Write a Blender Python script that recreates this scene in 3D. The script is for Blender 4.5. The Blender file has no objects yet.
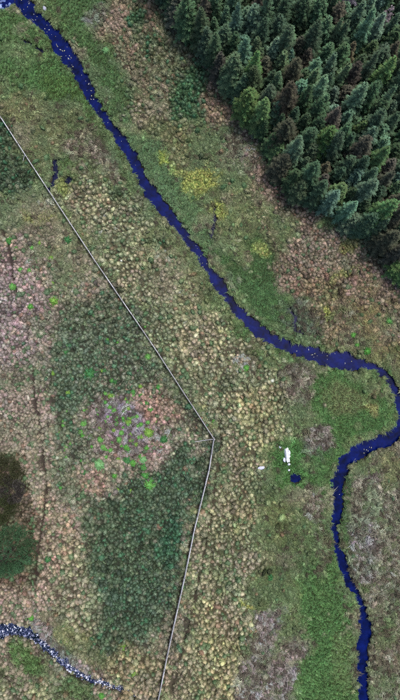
import bpy, bmesh, math, random
import numpy as np
from mathutils import Vector, Matrix

# ------------------------------------------------------------------ camera, sky, sun, exposure
S = bpy.context.scene
PPM = 6.0            # photograph pixels per metre on the ground at the picture's centre
CAM_H = 80.0         # the drone's height above the valley floor, metres
cam = bpy.data.cameras.new('drone_camera')
cam_ob = bpy.data.objects.new('drone_camera', cam)
S.collection.objects.link(cam_ob)
cam_ob.location = (0, 0, CAM_H)
cam_ob.rotation_euler = (0, 0, 0)          # straight down, top of the picture = +Y
cam.sensor_fit = 'VERTICAL'
cam.angle_y = 2 * math.atan((350 / PPM) / CAM_H)
cam.clip_start = 0.5
cam.clip_end = 3000
S.camera = cam_ob

SUN_ELEV, SUN_ROT = math.radians(66), math.radians(48)   # soft light from the upper right
world = bpy.data.worlds.new('World'); S.world = world; world.use_nodes = True
wn = world.node_tree.nodes; wl = world.node_tree.links
sky = wn.new('ShaderNodeTexSky'); sky.sky_type = 'NISHITA'; sky.sun_disc = False
sky.sun_elevation = SUN_ELEV; sky.sun_rotation = SUN_ROT
sky.air_density = 1.0; sky.dust_density = 3.0; sky.ozone_density = 1.0
wl.new(sky.outputs[0], wn['Background'].inputs['Color'])
wn['Background'].inputs['Strength'].default_value = 0.10
sun = bpy.data.lights.new('sun', 'SUN'); sun.energy = 1.6; sun.angle = math.radians(14)
sun.color = (1.0, 0.985, 0.96)
sun_ob = bpy.data.objects.new('sun', sun); S.collection.objects.link(sun_ob)
sd_ = Vector((math.sin(SUN_ROT) * math.cos(SUN_ELEV), math.cos(SUN_ROT) * math.cos(SUN_ELEV), math.sin(SUN_ELEV)))
sun_ob.rotation_euler = sd_.to_track_quat('Z', 'Y').to_euler()
sun_ob.location = (40, 40, 90)
S.view_settings.view_transform = 'Standard'; S.view_settings.look = 'None'
S.view_settings.gamma = 1; S.view_settings.use_curve_mapping = False
S.view_settings.exposure = 0.88
S.render.engine = 'CYCLES'
S.cycles.use_denoising = False
S.cycles.pixel_filter_type = 'BLACKMAN_HARRIS'; S.cycles.filter_width = 1.0
S.cycles.max_bounces = 6; S.cycles.transparent_max_bounces = 4
S.render.film_transparent = False

rng = np.random.default_rng(11)
random.seed(5)
COL = S.collection.objects

# ------------------------------------------------------------------ small helpers
def P(px, py):                       # photo pixel on the valley floor -> metres
    return ((px - 200) / PPM, (350 - py) / PPM)
def lin(c):                          # sRGB 0..255 -> linear
    c = np.asarray(c, float) / 255.0
    return np.where(c <= 0.04045, c / 12.92, ((c + 0.055) / 1.055) ** 2.4)
def vnoise(x, y, seed=0):
    xi = np.floor(x).astype(np.int64); yi = np.floor(y).astype(np.int64)
    xf = x - xi; yf = y - yi
    u = xf * xf * (3 - 2 * xf); v = yf * yf * (3 - 2 * yf)
    def h(a, b):
        n = (a * 374761393 + b * 668265263 + seed * 1442695041) & 0x7fffffff
        n = ((n ^ (n >> 13)) * 1274126177) & 0x7fffffff
        return ((n ^ (n >> 16)) & 0xffff) / 65535.0
    return (h(xi, yi) * (1 - u) + h(xi + 1, yi) * u) * (1 - v) + (h(xi, yi + 1) * (1 - u) + h(xi + 1, yi + 1) * u) * v
def fbm(x, y, seed=0, oct=3):
    s = 0; a = 0.5; t = 0
    for i in range(oct):
        s = s + a * vnoise(x * 2 ** i + 17.3 * i, y * 2 ** i - 9.1 * i, seed + i); t += a; a *= 0.5
    return s / t                      # 0..1
def sstep(a, b, x):
    t = np.clip((x - a) / (b - a), 0, 1); return t * t * (3 - 2 * t)
def seg_dist(px, py, pts, closed=True):
    d = np.full(px.shape, 1e9)
    n = len(pts)
    for i in range(n if closed else n - 1):
        ax, ay = pts[i]; bx, by = pts[(i + 1) % n]
        dx, dy = bx - ax, by - ay
        t = np.clip(((px - ax) * dx + (py - ay) * dy) / (dx * dx + dy * dy + 1e-9), 0, 1)
        d = np.minimum(d, (px - ax - t * dx) ** 2 + (py - ay - t * dy) ** 2)
    return np.sqrt(d)
def inside(px, py, pts):
    c = np.zeros(px.shape, bool); n = len(pts)
    for i in range(n):
        ax, ay = pts[i]; bx, by = pts[(i + 1) % n]
        if ay == by: continue
        c ^= ((ay > py) != (by > py)) & (px < (bx - ax) * (py - ay) / (by - ay) + ax)
    return c
def sdist(px, py, pts):               # signed distance, negative inside
    d = seg_dist(px, py, pts); return np.where(inside(px, py, pts), -d, d)

def tag(o, label=None, cat=None, group=None, kind=None):
    if label: o['label'] = label
    if cat: o['category'] = cat
    if group: o['group'] = group
    if kind: o['kind'] = kind
    return o
def mesh_ob(name, me, mat, parent=None, link=True):
    o = bpy.data.objects.new(name, me)
    if mat and not me.materials: me.materials.append(mat)
    if link: COL.link(o)
    if parent: o.parent = parent
    return o
def from_arrays(name, v, f, attrs=None, smooth=False):
    me = bpy.data.meshes.new(name)
    me.from_pydata([tuple(a) for a in v], [], f)
    for k, a in (attrs or {}).items():
        at = me.attributes.new(k, 'FLOAT', 'POINT'); at.data.foreach_set('value', np.asarray(a, np.float32))
    if smooth: me.polygons.foreach_set('use_smooth', [True] * len(me.polygons))
    me.update(); return me
def empty(name, loc):
    o = bpy.data.objects.new(name, None); COL.link(o); o.location = loc; o.empty_display_size = 0.3; return o

# ------------------------------------------------------------------ materials
def new_mat(name, rough=0.8, spec=0.2):
    m = bpy.data.materials.new(name); m.use_nodes = True
    b = m.node_tree.nodes['Principled BSDF']
    b.inputs['Roughness'].default_value = rough
    b.inputs['Specular IOR Level'].default_value = spec
    return m, m.node_tree.nodes, m.node_tree.links, b
def mixc(n, l, a, b, fac, mode='MIX'):
    x = n.new('ShaderNodeMix'); x.data_type = 'RGBA'; x.blend_type = mode
    for s, v in ((x.inputs[6], a), (x.inputs[7], b), (x.inputs[0], fac)):
        if hasattr(v, 'is_linked') or hasattr(v, 'links'): l.new(v, s)
        else: s.default_value = v
    return x.outputs[2]
def math_(n, l, op, a, b=None, c=None):
    x = n.new('ShaderNodeMath'); x.operation = op
    for i, v in enumerate((a, b, c)):
        if v is None: continue
        if hasattr(v, 'links'): l.new(v, x.inputs[i])
        else: x.inputs[i].default_value = v
    return x.outputs[0]
def attr(n, name, typ='GEOMETRY'):
    a = n.new('ShaderNodeAttribute'); a.attribute_name = name; a.attribute_type = typ; return a

def tuft_material():                  # leaf colour comes with each tuft; each blade differs a little and dries at the tip; gap shade is painted into its lower part
    m, n, l, b = new_mat('tuft_leaves', 0.75, 0.15)
    tint = attr(n, 'tint', 'INSTANCER').outputs['Color']
    blade = attr(n, 'blade').outputs['Fac']; tip = attr(n, 'tip').outputs['Fac']
    hs = n.new('ShaderNodeHueSaturation'); l.new(tint, hs.inputs['Color'])
    l.new(math_(n, l, 'MULTIPLY_ADD', blade, 0.8, 0.6), hs.inputs['Value'])
    l.new(math_(n, l, 'MULTIPLY_ADD', blade, 0.03, 0.485), hs.inputs['Hue'])
    straw_shade = mixc(n, l, (0.50, 0.60, 0.50, 1), (1.22, 1.19, 1.14, 1), tip)
    dry = mixc(n, l, hs.outputs['Color'], straw_shade, 1.0, 'MULTIPLY')
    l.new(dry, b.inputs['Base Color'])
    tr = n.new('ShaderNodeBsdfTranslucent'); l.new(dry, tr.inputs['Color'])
    ms = n.new('ShaderNodeMixShader'); ms.inputs[0].default_value = 0.18
    l.new(b.outputs[0], ms.inputs[1]); l.new(tr.outputs[0], ms.inputs[2])
    l.new(ms.outputs[0], n['Material Output'].inputs['Surface'])
    return m
def needle_material():
    m, n, l, b = new_mat('conifer_needles', 0.7, 0.2)
    oi = n.new('ShaderNodeObjectInfo')
    blade = attr(n, 'blade').outputs['Fac']; tip = attr(n, 'tip').outputs['Fac']
    hs = n.new('ShaderNodeHueSaturation'); l.new(oi.outputs['Color'], hs.inputs['Color'])
    l.new(math_(n, l, 'MULTIPLY_ADD', blade, 0.7, 0.6), hs.inputs['Value'])
    l.new(math_(n, l, 'MULTIPLY_ADD', blade, 0.06, 0.47), hs.inputs['Hue'])
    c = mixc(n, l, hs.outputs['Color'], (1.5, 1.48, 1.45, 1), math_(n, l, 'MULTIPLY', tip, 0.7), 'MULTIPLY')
    l.new(c, b.inputs['Base Color'])
    tr = n.new('ShaderNodeBsdfTranslucent'); l.new(c, tr.inputs['Color'])
    ms = n.new('ShaderNodeMixShader'); ms.inputs[0].default_value = 0.12
    l.new(b.outputs[0], ms.inputs[1]); l.new(tr.outputs[0], ms.inputs[2])
    l.new(ms.outputs[0], n['Material Output'].inputs['Surface'])
    return m
def noise_mat(name, c0, c1, scale, rough=0.85, bump=0.3, spec=0.2, use_obj=False):
    m, n, l, b = new_mat(name, rough, spec)
    tc = n.new('ShaderNodeTexCoord')
    nz = n.new('ShaderNodeTexNoise'); nz.inputs['Scale'].default_value = scale; nz.inputs['Detail'].default_value = 6
    l.new(tc.outputs['Object'], nz.inputs['Vector'])
    a0 = (*lin(c0), 1); a1 = (*lin(c1), 1)
    c = mixc(n, l, a0, a1, math_(n, l, 'MULTIPLY_ADD', nz.outputs['Fac'], 1.8, -0.4))
    if use_obj:
        oi = n.new('ShaderNodeObjectInfo'); c = mixc(n, l, c, oi.outputs['Color'], 1.0, 'MULTIPLY')
    else:
        oi = n.new('ShaderNodeObjectInfo'); rv = math_(n, l, 'MULTIPLY_ADD', oi.outputs['Random'], .5, .6)
        cx = n.new('ShaderNodeCombineColor'); [l.new(rv, cx.inputs[q]) for q in range(3)]
        c = mixc(n, l, c, cx.outputs[0], 1.0, 'MULTIPLY')
    l.new(c, b.inputs['Base Color'])
    bp = n.new('ShaderNodeBump'); bp.inputs['Strength'].default_value = bump; bp.inputs['Distance'].default_value = 0.05
    l.new(nz.outputs['Fac'], bp.inputs['Height']); l.new(bp.outputs[0], b.inputs['Normal'])
    return m
def ground_material():
    m, n, l, b = new_mat('turf_and_litter', 0.95, 0.1)
    tc = n.new('ShaderNodeTexCoord')
    col = attr(n, 'soil').outputs['Color']
    n1 = n.new('ShaderNodeTexNoise'); n1.inputs['Scale'].default_value = 5.0; n1.inputs['Detail'].default_value = 8; n1.inputs['Roughness'].default_value = 0.7
    n2 = n.new('ShaderNodeTexNoise'); n2.inputs['Scale'].default_value = 1.1; n2.inputs['Detail'].default_value = 5
    l.new(tc.outputs['Object'], n1.inputs['Vector']); l.new(tc.outputs['Object'], n2.inputs['Vector'])
    k = math_(n, l, 'MULTIPLY_ADD', n1.outputs['Fac'], 1.9, 0.05)
    c = mixc(n, l, col, mixc(n, l, (0, 0, 0, 1), col, 1.0), 0.0)
    hs = n.new('ShaderNodeHueSaturation'); l.new(c, hs.inputs['Color']); l.new(k, hs.inputs['Value'])
    l.new(math_(n, l, 'MULTIPLY_ADD', n2.outputs['Fac'], 0.12, 0.44), hs.inputs['Hue'])
    l.new(hs.outputs['Color'], b.inputs['Base Color'])
    bp = n.new('ShaderNodeBump'); bp.inputs['Strength'].default_value = 0.8; bp.inputs['Distance'].default_value = 0.12
    l.new(n1.outputs['Fac'], bp.inputs['Height']); l.new(bp.outputs[0], b.inputs['Normal'])
    return m
def water_material(name, c, rough=0.06):
    m, n, l, b = new_mat(name, rough, 0.28)
    b.inputs['Base Color'].default_value = (*c, 1); b.inputs['IOR'].default_value = 1.33
    tc = n.new('ShaderNodeTexCoord')
    nz = n.new('ShaderNodeTexNoise'); nz.inputs['Scale'].default_value = 2.2; nz.inputs['Detail'].default_value = 4
    l.new(tc.outputs['Object'], nz.inputs['Vector'])
    nb = n.new('ShaderNodeTexNoise'); nb.inputs['Scale'].default_value = .45; nb.inputs['Detail'].default_value = 6; nb.inputs['Roughness'].default_value = .7; l.new(tc.outputs['Object'], nb.inputs['Vector'])
    cm = mixc(n, l, (c[0] * .3, c[1] * .5, c[2] * .3, 1), (c[0] * 2.0, c[1] * 2.2, c[2] * 2.0, 1), math_(n, l, 'MULTIPLY_ADD', nb.outputs['Fac'], 3.2, -1.1))
    l.new(cm, b.inputs['Base Color'])
    bp = n.new('ShaderNodeBump'); bp.inputs['Strength'].default_value = 0.25; bp.inputs['Distance'].default_value = 0.03
    l.new(nz.outputs['Fac'], bp.inputs['Height']); l.new(bp.outputs[0], b.inputs['Normal'])
    return m

M_TUFT = tuft_material(); M_NEEDLE = needle_material(); M_GROUND = ground_material()
M_WATER = water_material('peaty_sky_blue_water', (0.001, 0.0038, 0.050))  # blue of the reflected sky put into the base colour
M_RILL = water_material('rill_water', (0.011, 0.014, 0.038))
M_PEAT = water_material('dark_peat_water', (0.008, 0.008, 0.028))
M_BARK = noise_mat('spruce_bark', (58, 48, 42), (98, 86, 78), 6, 0.9, 0.5)
M_RAIL = noise_mat('weathered_timber', (150, 148, 150), (192, 190, 192), 9, 0.85, 0.3)
M_POST = noise_mat('weathered_post', (120, 116, 112), (176, 172, 170), 9, 0.9, 0.4)
M_STONE = noise_mat('river_stone', (170, 172, 178), (235, 236, 240), 7, 0.8, 0.5, use_obj=True)

# ------------------------------------------------------------------ the lie of the land (all traced in photo pixels)
LEFT = [(-24, -60), (2, -22), (16, 0), (20, 10), (31, 20), (42, 30), (50, 38), (55, 52), (62, 60), (75, 75), (82, 88), (90, 102), (97, 113),
        (106, 124), (113, 135), (121, 147), (130, 163), (138, 180), (147, 197), (158, 210), (168, 220), (177, 233), (190, 247), (200, 262),
        (206, 270), (214, 286), (224, 300), (234, 312), (246, 324), (256, 335), (268, 343), (280, 348), (300, 355), (320, 363), (330, 366),
        (350, 370), (365, 368), (375, 370), (385, 377), (390, 388), (396, 402), (399, 412), (399, 420), (395, 427), (385, 434), (370, 440),
        (355, 444), (347, 453), (340, 460), (336, 472), (332, 485), (334, 500), (333, 515), (331, 530), (334, 545), (337, 560), (341, 572),
        (345, 583), (352, 590), (357, 600), (361, 612), (360, 625), (358, 640), (357, 660), (358, 680), (359, 700), (356, 730), (350, 770)]
RIGHT = [(-8, -60), (16, -22), (30, 0), (38, 10), (46, 18), (54, 28), (62, 36), (72, 48), (80, 62), (87, 75), (93, 87), (97, 101), (101, 110),
         (108, 115), (112, 125), (122, 134), (130, 145), (136, 155), (140, 165), (145, 177), (152, 186), (162, 200), (170, 210), (177, 220),
         (187, 230), (194, 242), (202, 252), (212, 268), (222, 280), (231, 294), (240, 306), (250, 316), (260, 325), (270, 333), (280, 337),
         (290, 342), (300, 344), (315, 349), (330, 353), (348, 352), (360, 360), (375, 364), (385, 370), (392, 380), (400, 393), (409, 404),
         (412, 416), (409, 428), (400, 437), (390, 446), (375, 450), (362, 458), (352, 463), (346, 475), (342, 488), (342, 500), (341, 515),
         (337, 530), (340, 545), (345, 560), (349, 572), (352, 582), (358, 591), (363, 600), (367, 613), (371, 625), (370, 640), (367, 650),
         (367, 670), (368, 690), (368, 702), (365, 730), (360, 770)]
RIVER = LEFT + RIGHT[::-1]
def ribbon(line, w):
    L, R = [], []
    for i, (x, y) in enumerate(line):
        a = line[max(0, i - 1)]; b = line[min(len(line) - 1, i + 1)]
        dx, dy = b[0] - a[0], b[1] - a[1]; q = math.hypot(dx, dy)
        ww = w[i] if isinstance(w, (list, tuple)) else w
        L.append((x - dy / q * ww / 2, y + dx / q * ww / 2)); R.append((x + dy / q * ww / 2, y - dx / q * ww / 2))
    return L + R[::-1]
RILL_LINE = [(-30, 646), (-8, 636), (4, 631), (16, 629), (27, 633), (40, 642), (55, 655), (70, 668), (85, 678), (100, 683), (118, 688), (134, 696), (146, 706), (155, 722)]
RILL = ribbon(RILL_LINE, [16, 16, 15, 14, 12, 10, 10, 10, 9, 8, 6, 4, 4, 4])
POOL = [(290, 474), (294, 474), (298, 475), (302, 475), (302, 480), (299, 483), (295, 484), (291, 482)]
GULLY = [(53, 154), (58, 158), (59, 168), (59, 177), (55, 188), (48, 192), (47, 188), (52, 180), (52, 165)]
SUMP = [(64, 178), (70, 176), (73, 181), (70, 185), (65, 184)]
DITCH = ribbon([(22, 39), (30, 44), (38, 48), (46, 52)], [2, 3, 4, 3])
CORNER_POOL = [(-40, -10), (-20, -12), (8, -8), (14, 1), (11, 6), (3, 9), (-10, 12), (-40, 16)]
SEEP = ribbon([(213, 206), (215, 216), (213, 228), (211, 238)], [3, 4, 5, 4])
WET = ribbon([(289, 308), (296, 317), (294, 328), (304, 334)], [3, 4, 4, 3])
WATERS = [('river', RIVER, 'winding dark blue stream crossing the moor from top left to bottom right', 'river'),
          ('rocky_rill', RILL, 'shallow rill full of pale stones at the bottom left', 'stream'),
          ('pool', POOL, 'small dark blue pool in the grass just below the white rock', 'pool'),
          ('peat_gully', GULLY, 'narrow dark peat gully just right of the upper fence', 'gully'),
          ('peat_hole', SUMP, 'tiny dark water hole right of the peat gully', 'pool'),
          ('side_ditch', DITCH, 'thin ditch in bright grass joining the stream near the top left', 'ditch'),
          ('corner_pool', CORNER_POOL, 'stony blue water in the very top left corner', 'pool'),
          ('seep', SEEP, 'narrow wet seep below the yellow moss right of the stream', 'pool'),
          ('wet_hollow', WET, 'small wet hollow in purple heather above the stream bend', 'pool')]
TRAILS_STRIP = [[(-14, 95), (39, 176), (95, 261), (155, 348.5), (213, 439), (208, 470), (194, 526), (169, 642), (157, 701)], [(33, 372), (34, 395), (40, 425), (44, 465), (47, 488), (42, 525), (37, 560), (36, 580)], [(2, 228), (9, 246), (13, 275), (16, 292)],  # the first line is a dark bare strip following the fence
          [(216, 400), (219, 420), (221, 440), (217, 470), (211, 510), (203, 560), (190, 620), (172, 690)],
          [(30, 176), (44, 196), (66, 230)], [(325, 293), (340, 284), (352, 274)]]
FOREST_EDGE = [(130, -45), (155, -15), (164, 8), (186, 38), (212, 70), (234, 101), (251, 120), (270, 154), (285, 187), (303, 203), (323, 210),
               (347, 228), (372, 240), (386, 257), (405, 285), (440, 330)]
FOREST = FOREST_EDGE + [(700, 330), (700, -300), (128, -300)]

_w = {}
def water_sd(x, y):                   # metres; x, y in metres, small wobble so that banks are ragged
    wob = (fbm(x * 1.7, y * 1.7, 3) - 0.5) * 0.75 + (vnoise(x * 3.3, y * 3.3, 8) - 0.5) * (0.42)
    d = np.full(x.shape, 1e9); k = []
    for nm, poly, _, _ in WATERS:
        s = sdist(x, y, [P(*q) for q in poly]) + wob * (1.0 if nm == 'river' else 0.6) - (.28 if nm == 'river' else .06)
        k.append(s); d = np.minimum(d, s)
    return d, k
def trail_strip_d(x, y):
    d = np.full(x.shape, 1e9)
    for i, t in enumerate(TRAILS_STRIP): d = np.minimum(d, seg_dist(x, y, [P(*q) for q in t], False) + (.02, -.06, -.06, .04, 0, 0)[i] + (vnoise(x * .8, y * .8, 66) - .5) * .34 * (i > 0))
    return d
def base_z(x, y):
    return (fbm(x * 0.06, y * 0.06, 21) - 0.5) * 0.9 + (fbm(x * 0.35, y * 0.35, 5) - 0.5) * 0.35
WATER_Z = -0.42
def ground_z(x, y, sd=None, td=None):
    x = np.asarray(x, float); y = np.asarray(y, float)
    if sd is None: sd = water_sd(x, y)[0]
    if td is None: td = trail_strip_d(x, y)
    near = sstep(0.3, 5.0, sd)
    z = base_z(x, y) * (0.25 + 0.75 * near) + (vnoise(x * 1.6, y * 1.6, 9) - 0.5) * 0.14
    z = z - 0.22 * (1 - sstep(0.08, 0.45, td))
    return z + (-0.95 - z) * (1 - sstep(-0.42, 0.18, sd))

# ------------------------------------------------------------------ what grows where: painted back to front, photo pixels
T, R_, D_, G_, H_, M_, U_ = range(7)  # tan tussock, rush, dry pinkish grass, short green grass, dead heather, moss, rough matted grass
PAINT = []                            # (species, colour, alpha, feather, shape)
def poly(sp, c, a, f, *pts): PAINT.append((sp, c, a, f, ('p', pts)))
def ell(sp, c, a, x, y, rx, ry, rot=0): PAINT.append((sp, c, a, 0, ('e', (x, y, rx, ry, rot))))
TAN = (172, 164, 132); PINK = (174, 154, 142); RUSH = (84, 106, 80); GRASS = (98, 130, 74); LILAC = (168, 142, 154); MOSS = (156, 160, 78)
OLIVE = (128, 126, 84); PINKB = (172, 142, 122)
poly(U_, (124, 132, 92), 1, 1, (-900, -900), (1300, -900), (1300, 1600), (-900, 1600))
poly(T, TAN, .95, 9, (52, 180), (90, 175), (140, 200), (200, 275), (245, 340), (285, 375), (290, 430), (262, 450), (262, 560), (250, 620), (240, 720), (150, 720), (170, 640), (196, 530), (214, 440), (150, 345))
poly(D_, PINK, .8, 8, (-60, 215), (30, 205), (95, 265), (215, 440), (160, 705), (140, 770), (-60, 770))
poly(U_, (140, 138, 104), .8, 10, (0, 200), (42, 182), (98, 265), (70, 285), (30, 235), (0, 225))
# dark rush beds left of the fence
poly(R_, (84, 100, 80), .9, 6, (-40, 60), (0, 122), (38, 178), (20, 190), (-40, 200))
poly(R_, (92, 112, 88), .72, 12, (40, 330), (70, 296), (104, 280), (122, 292), (158, 350), (208, 430), (196, 442), (160, 402), (125, 392), (95, 398), (80, 440), (48, 440), (40, 380))
poly(R_, (92, 110, 90), .55, 12, (45, 380), (95, 390), (95, 450), (90, 500), (60, 500), (50, 440))
poly(R_, (88, 108, 86), .9, 9, (128, 476), (160, 462), (208, 441), (197, 528), (180, 600), (160, 655), (100, 655), (84, 640), (84, 560), (92, 500))
poly(R_, (66, 106, 84), .8, 6, (150, 535), (195, 500), (190, 550), (165, 570))
# heather hollow with ferns
ell(H_, (150, 126, 130), .85, 127, 425, 38, 32); ell(H_, (156, 138, 156), .9, 122, 420, 20, 20); ell(D_, (186, 148, 134), .8, 155, 405, 22, 16, 40)
ell(D_, (186, 150, 142), .8, 155, 450, 14, 16); ell(D_, (184, 148, 134), .7, 85, 478, 16, 14)
ell(D_, (176, 148, 148), .8, 12, 310, 34, 60); ell(D_, (172, 150, 140), .8, 22, 410, 30, 45); ell(D_, (178, 152, 132), .7, 45, 540, 24, 50)
ell(D_, (168, 146, 130), .95, 18, 600, 50, 22, -25); ell(T, (166, 156, 126), .8, 75, 600, 22, 50)
ell(U_, (136, 134, 88), .7, 75, 640, 40, 14, 35)
poly(G_, (104, 112, 66), .6, 7, (-40, 655), (20, 642), (42, 652), (75, 682), (110, 705), (110, 770), (-40, 770))
ell(H_, (140, 128, 140), .8, 62, 648, 44, 6, 37); ell(G_, (86, 112, 58), .9, 26, 656, 22, 9, 35); ell(T, (160, 150, 118), .8, 30, 688, 40, 12); ell(G_, (82, 108, 62), .7, 80, 692, 20, 10, 30)
ell(T, (156, 146, 112), .9, 140, 672, 30, 26)
# greens along the upper stream
poly(G_, (98, 124, 72), .96, 7, (-40, 14), (12, 8), (48, 40), (72, 75), (98, 118), (80, 112), (50, 108), (20, 95), (-40, 85))
poly(U_, (124, 134, 92), .6, 5, (0, 40), (22, 40), (52, 58), (10, 60))
poly(U_, (142, 136, 98), .8, 8, (-40, 78), (30, 88), (60, 110), (75, 160), (40, 160), (-5, 106))
ell(G_, GRASS, .9, 46, 76, 22, 12, 30); ell(G_, (96, 120, 58), .9, 62, 92, 22, 10, 40); ell(G_, (92, 116, 60), .7, 68, 168, 10, 18)
poly(G_, (94, 118, 72), .97, 6, (34, -20), (96, -20), (100, 30), (112, 50), (125, 95), (128, 112), (108, 112), (90, 72), (58, 30))
ell(H_, (160, 146, 150), .8, 96, 14, 8, 14); ell(H_, (140, 122, 106), .85, 82, 146, 22, 16, 50); ell(H_, (150, 132, 120), .7, 105, 165, 22, 9, 55)
poly(D_, PINKB, .85, 6, (98, -30), (140, -30), (165, 5), (188, 34), (214, 70), (236, 104), (270, 158), (245, 150), (205, 120), (150, 90), (128, 90), (108, 40))
ell(R_, (82, 112, 76), .75, 140, 17, 8, 10); ell(R_, (84, 112, 78), .6, 152, 36, 18, 10); ell(R_, (78, 110, 76), .8, 186, 96, 18, 26, 10); ell(R_, (84, 114, 78), .5, 170, 60, 30, 24)
poly(T, (150, 138, 102), .55, 8, (122, 92), (170, 95), (200, 130), (190, 160), (150, 150), (130, 120))
poly(G_, (112, 132, 94), .97, 5, (120, 112), (150, 140), (190, 178), (210, 205), (216, 256), (205, 256), (172, 212), (146, 182), (128, 146))
poly(G_, (108, 120, 80), .8, 4, (96, 116), (112, 138), (138, 184), (176, 236), (210, 280), (236, 318), (262, 346), (252, 346), (224, 316), (200, 282), (166, 236), (130, 186), (104, 142))
poly(U_, (132, 138, 98), .8, 8, (205, 160), (250, 150), (262, 230), (245, 265), (212, 258), (212, 215))
ell(H_, (168, 144, 136), .7, 240, 150, 22, 16, 40); ell(H_, (156, 142, 140), .8, 238, 280, 15, 14)
poly(D_, (164, 138, 122), .92, 8, (250, 165), (275, 165), (300, 208), (348, 235), (390, 265), (450, 320), (450, 350), (400, 350), (360, 330), (330, 300), (300, 292), (276, 268), (282, 235), (262, 210))
poly(U_, (140, 124, 84), .8, 10, (345, 300), (380, 300), (410, 340), (410, 380), (385, 365), (345, 350))
poly(G_, (88, 116, 70), .97, 6, (208, 246), (238, 264), (250, 240), (272, 242), (278, 280), (304, 296), (328, 354), (290, 346), (250, 318), (224, 290))
ell(H_, (122, 110, 116), .5, 303, 318, 26, 23); ell(H_, (140, 128, 110), .8, 345, 325, 16, 24, -20)
ell(D_, (178, 146, 128), .8, 292, 280, 22, 8, 35)
poly(D_, (150, 128, 98), .6, 8, (300, 285), (340, 285), (352, 318), (330, 345), (318, 330))
# the meadow in the bend and the strip down to the bottom
poly(G_, (92, 126, 70), .98, 6, (232, 318), (262, 342), (300, 358), (345, 372), (385, 380), (396, 410), (385, 432), (350, 442), (334, 466), (328, 492), (326, 530), (338, 572), (355, 605), (356, 720), (285, 720), (304, 640), (296, 590), (312, 530), (304, 490), (318, 440), (300, 372), (262, 352))
poly(G_, (84, 126, 64), .98, 5, (258, 450), (284, 440), (304, 444), (312, 470), (308, 500), (282, 486))
ell(G_, (134, 134, 92), .8, 348, 400, 22, 14); ell(G_, (160, 144, 92), .9, 369, 412, 8, 6); ell(G_, (160, 144, 112), .8, 375, 388, 8, 6)
ell(G_, (130, 136, 88), .5, 345, 660, 14, 24); ell(G_, (90, 114, 64), .6, 322, 560, 10, 40)
ell(H_, (134, 118, 112), .9, 298, 385, 16, 24, 15); ell(H_, (140, 122, 120), .92, 318, 440, 16, 18); ell(H_, (146, 130, 124), .85, 312, 505, 8, 16, -15)
ell(H_, (120, 116, 92), .7, 318, 545, 8, 30)
ell(H_, LILAC, .72, 268, 615, 12, 14, 60); ell(H_, LILAC, .72, 262, 645, 10, 26, 15); ell(H_, LILAC, .72, 288, 648, 14, 10, -20); ell(H_, LILAC, .72, 250, 680, 12, 26, 20); ell(H_, LILAC, .72, 278, 676, 14, 20, -25); ell(H_, LILAC, .72, 270, 705, 26, 16)
ell(U_, (128, 136, 88), .8, 268, 590, 26, 22); ell(M_, (156, 150, 72), .9, 244, 606, 9, 4, 30); ell(U_, (126, 130, 86), .8, 275, 540, 18, 40)
poly(H_, (150, 128, 122), .66, 12, (350, 480), (372, 458), (420, 440), (440, 470), (440, 760), (374, 760), (374, 640), (356, 585), (344, 550), (346, 510))
ell(H_, (158, 138, 138), .85, 370, 478, 20, 10, -35); ell(U_, (140, 136, 96), .8, 392, 470, 16, 18); ell(H_, (156, 138, 148), .7, 364, 545, 14, 34); ell(G_, (98, 116, 70), .6, 388, 632, 12, 20)
ell(G_, (84, 112, 62), .8, 347, 512, 5, 40)
ell(T, (186, 172, 126), .5, 262, 420, 24, 26); ell(T, (176, 164, 126), .5, 235, 520, 26, 60); ell(T, (172, 158, 116), .6, 215, 650, 20, 50)
ell(R_, (92, 116, 84), .35, 225, 560, 16, 40); ell(U_, (146, 144, 104), .4, 170, 270, 24, 60, -35)
ell(H_, (178, 150, 138), .6, 245, 365, 16, 9)
# yellow moss
ell(M_, MOSS, .82, 203, 184, 15, 13, 40); ell(M_, (152, 158, 84), .6, 186, 170, 14, 6, 15); ell(M_, MOSS, .8, 222, 209, 11, 7, 15); ell(M_, (158, 164, 92), .8, 262, 249, 8, 7)
poly(M_, (146, 148, 76), .7, 2, (326, 294), (335, 284), (352, 273), (358, 270), (357, 276), (345, 286), (332, 294)); ell(M_, (150, 160, 62), .8, 166, 162, 7, 6)
ell(M_, (166, 168, 84), .9, 328, 312, 3, 8); ell(M_, (140, 146, 60), .6, 62, 190, 7, 6); ell(M_, (140, 140, 60), .5, 40, 218, 14, 6); ell(M_, (150, 150, 64), .6, 350, 240, 8, 14, 20)
ell(R_, (92, 124, 90), .9, 188, 98, 17, 27, 8); ell(R_, (92, 122, 88), .7, 142, 20, 9, 10); ell(R_, (84, 112, 80), .6, 114, 190, 12, 8); ell(R_, (84, 112, 80), .6, 155, 238, 12, 8)
# needle litter under the conifers
poly(D_, (110, 94, 80), .97, 4, *[(x + 14, y - 12) for x, y in FOREST])
poly(D_, (104, 88, 70), .9, 5, (-40, 450), (25, 452), (30, 510), (36, 548), (20, 580), (-40, 590))

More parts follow.
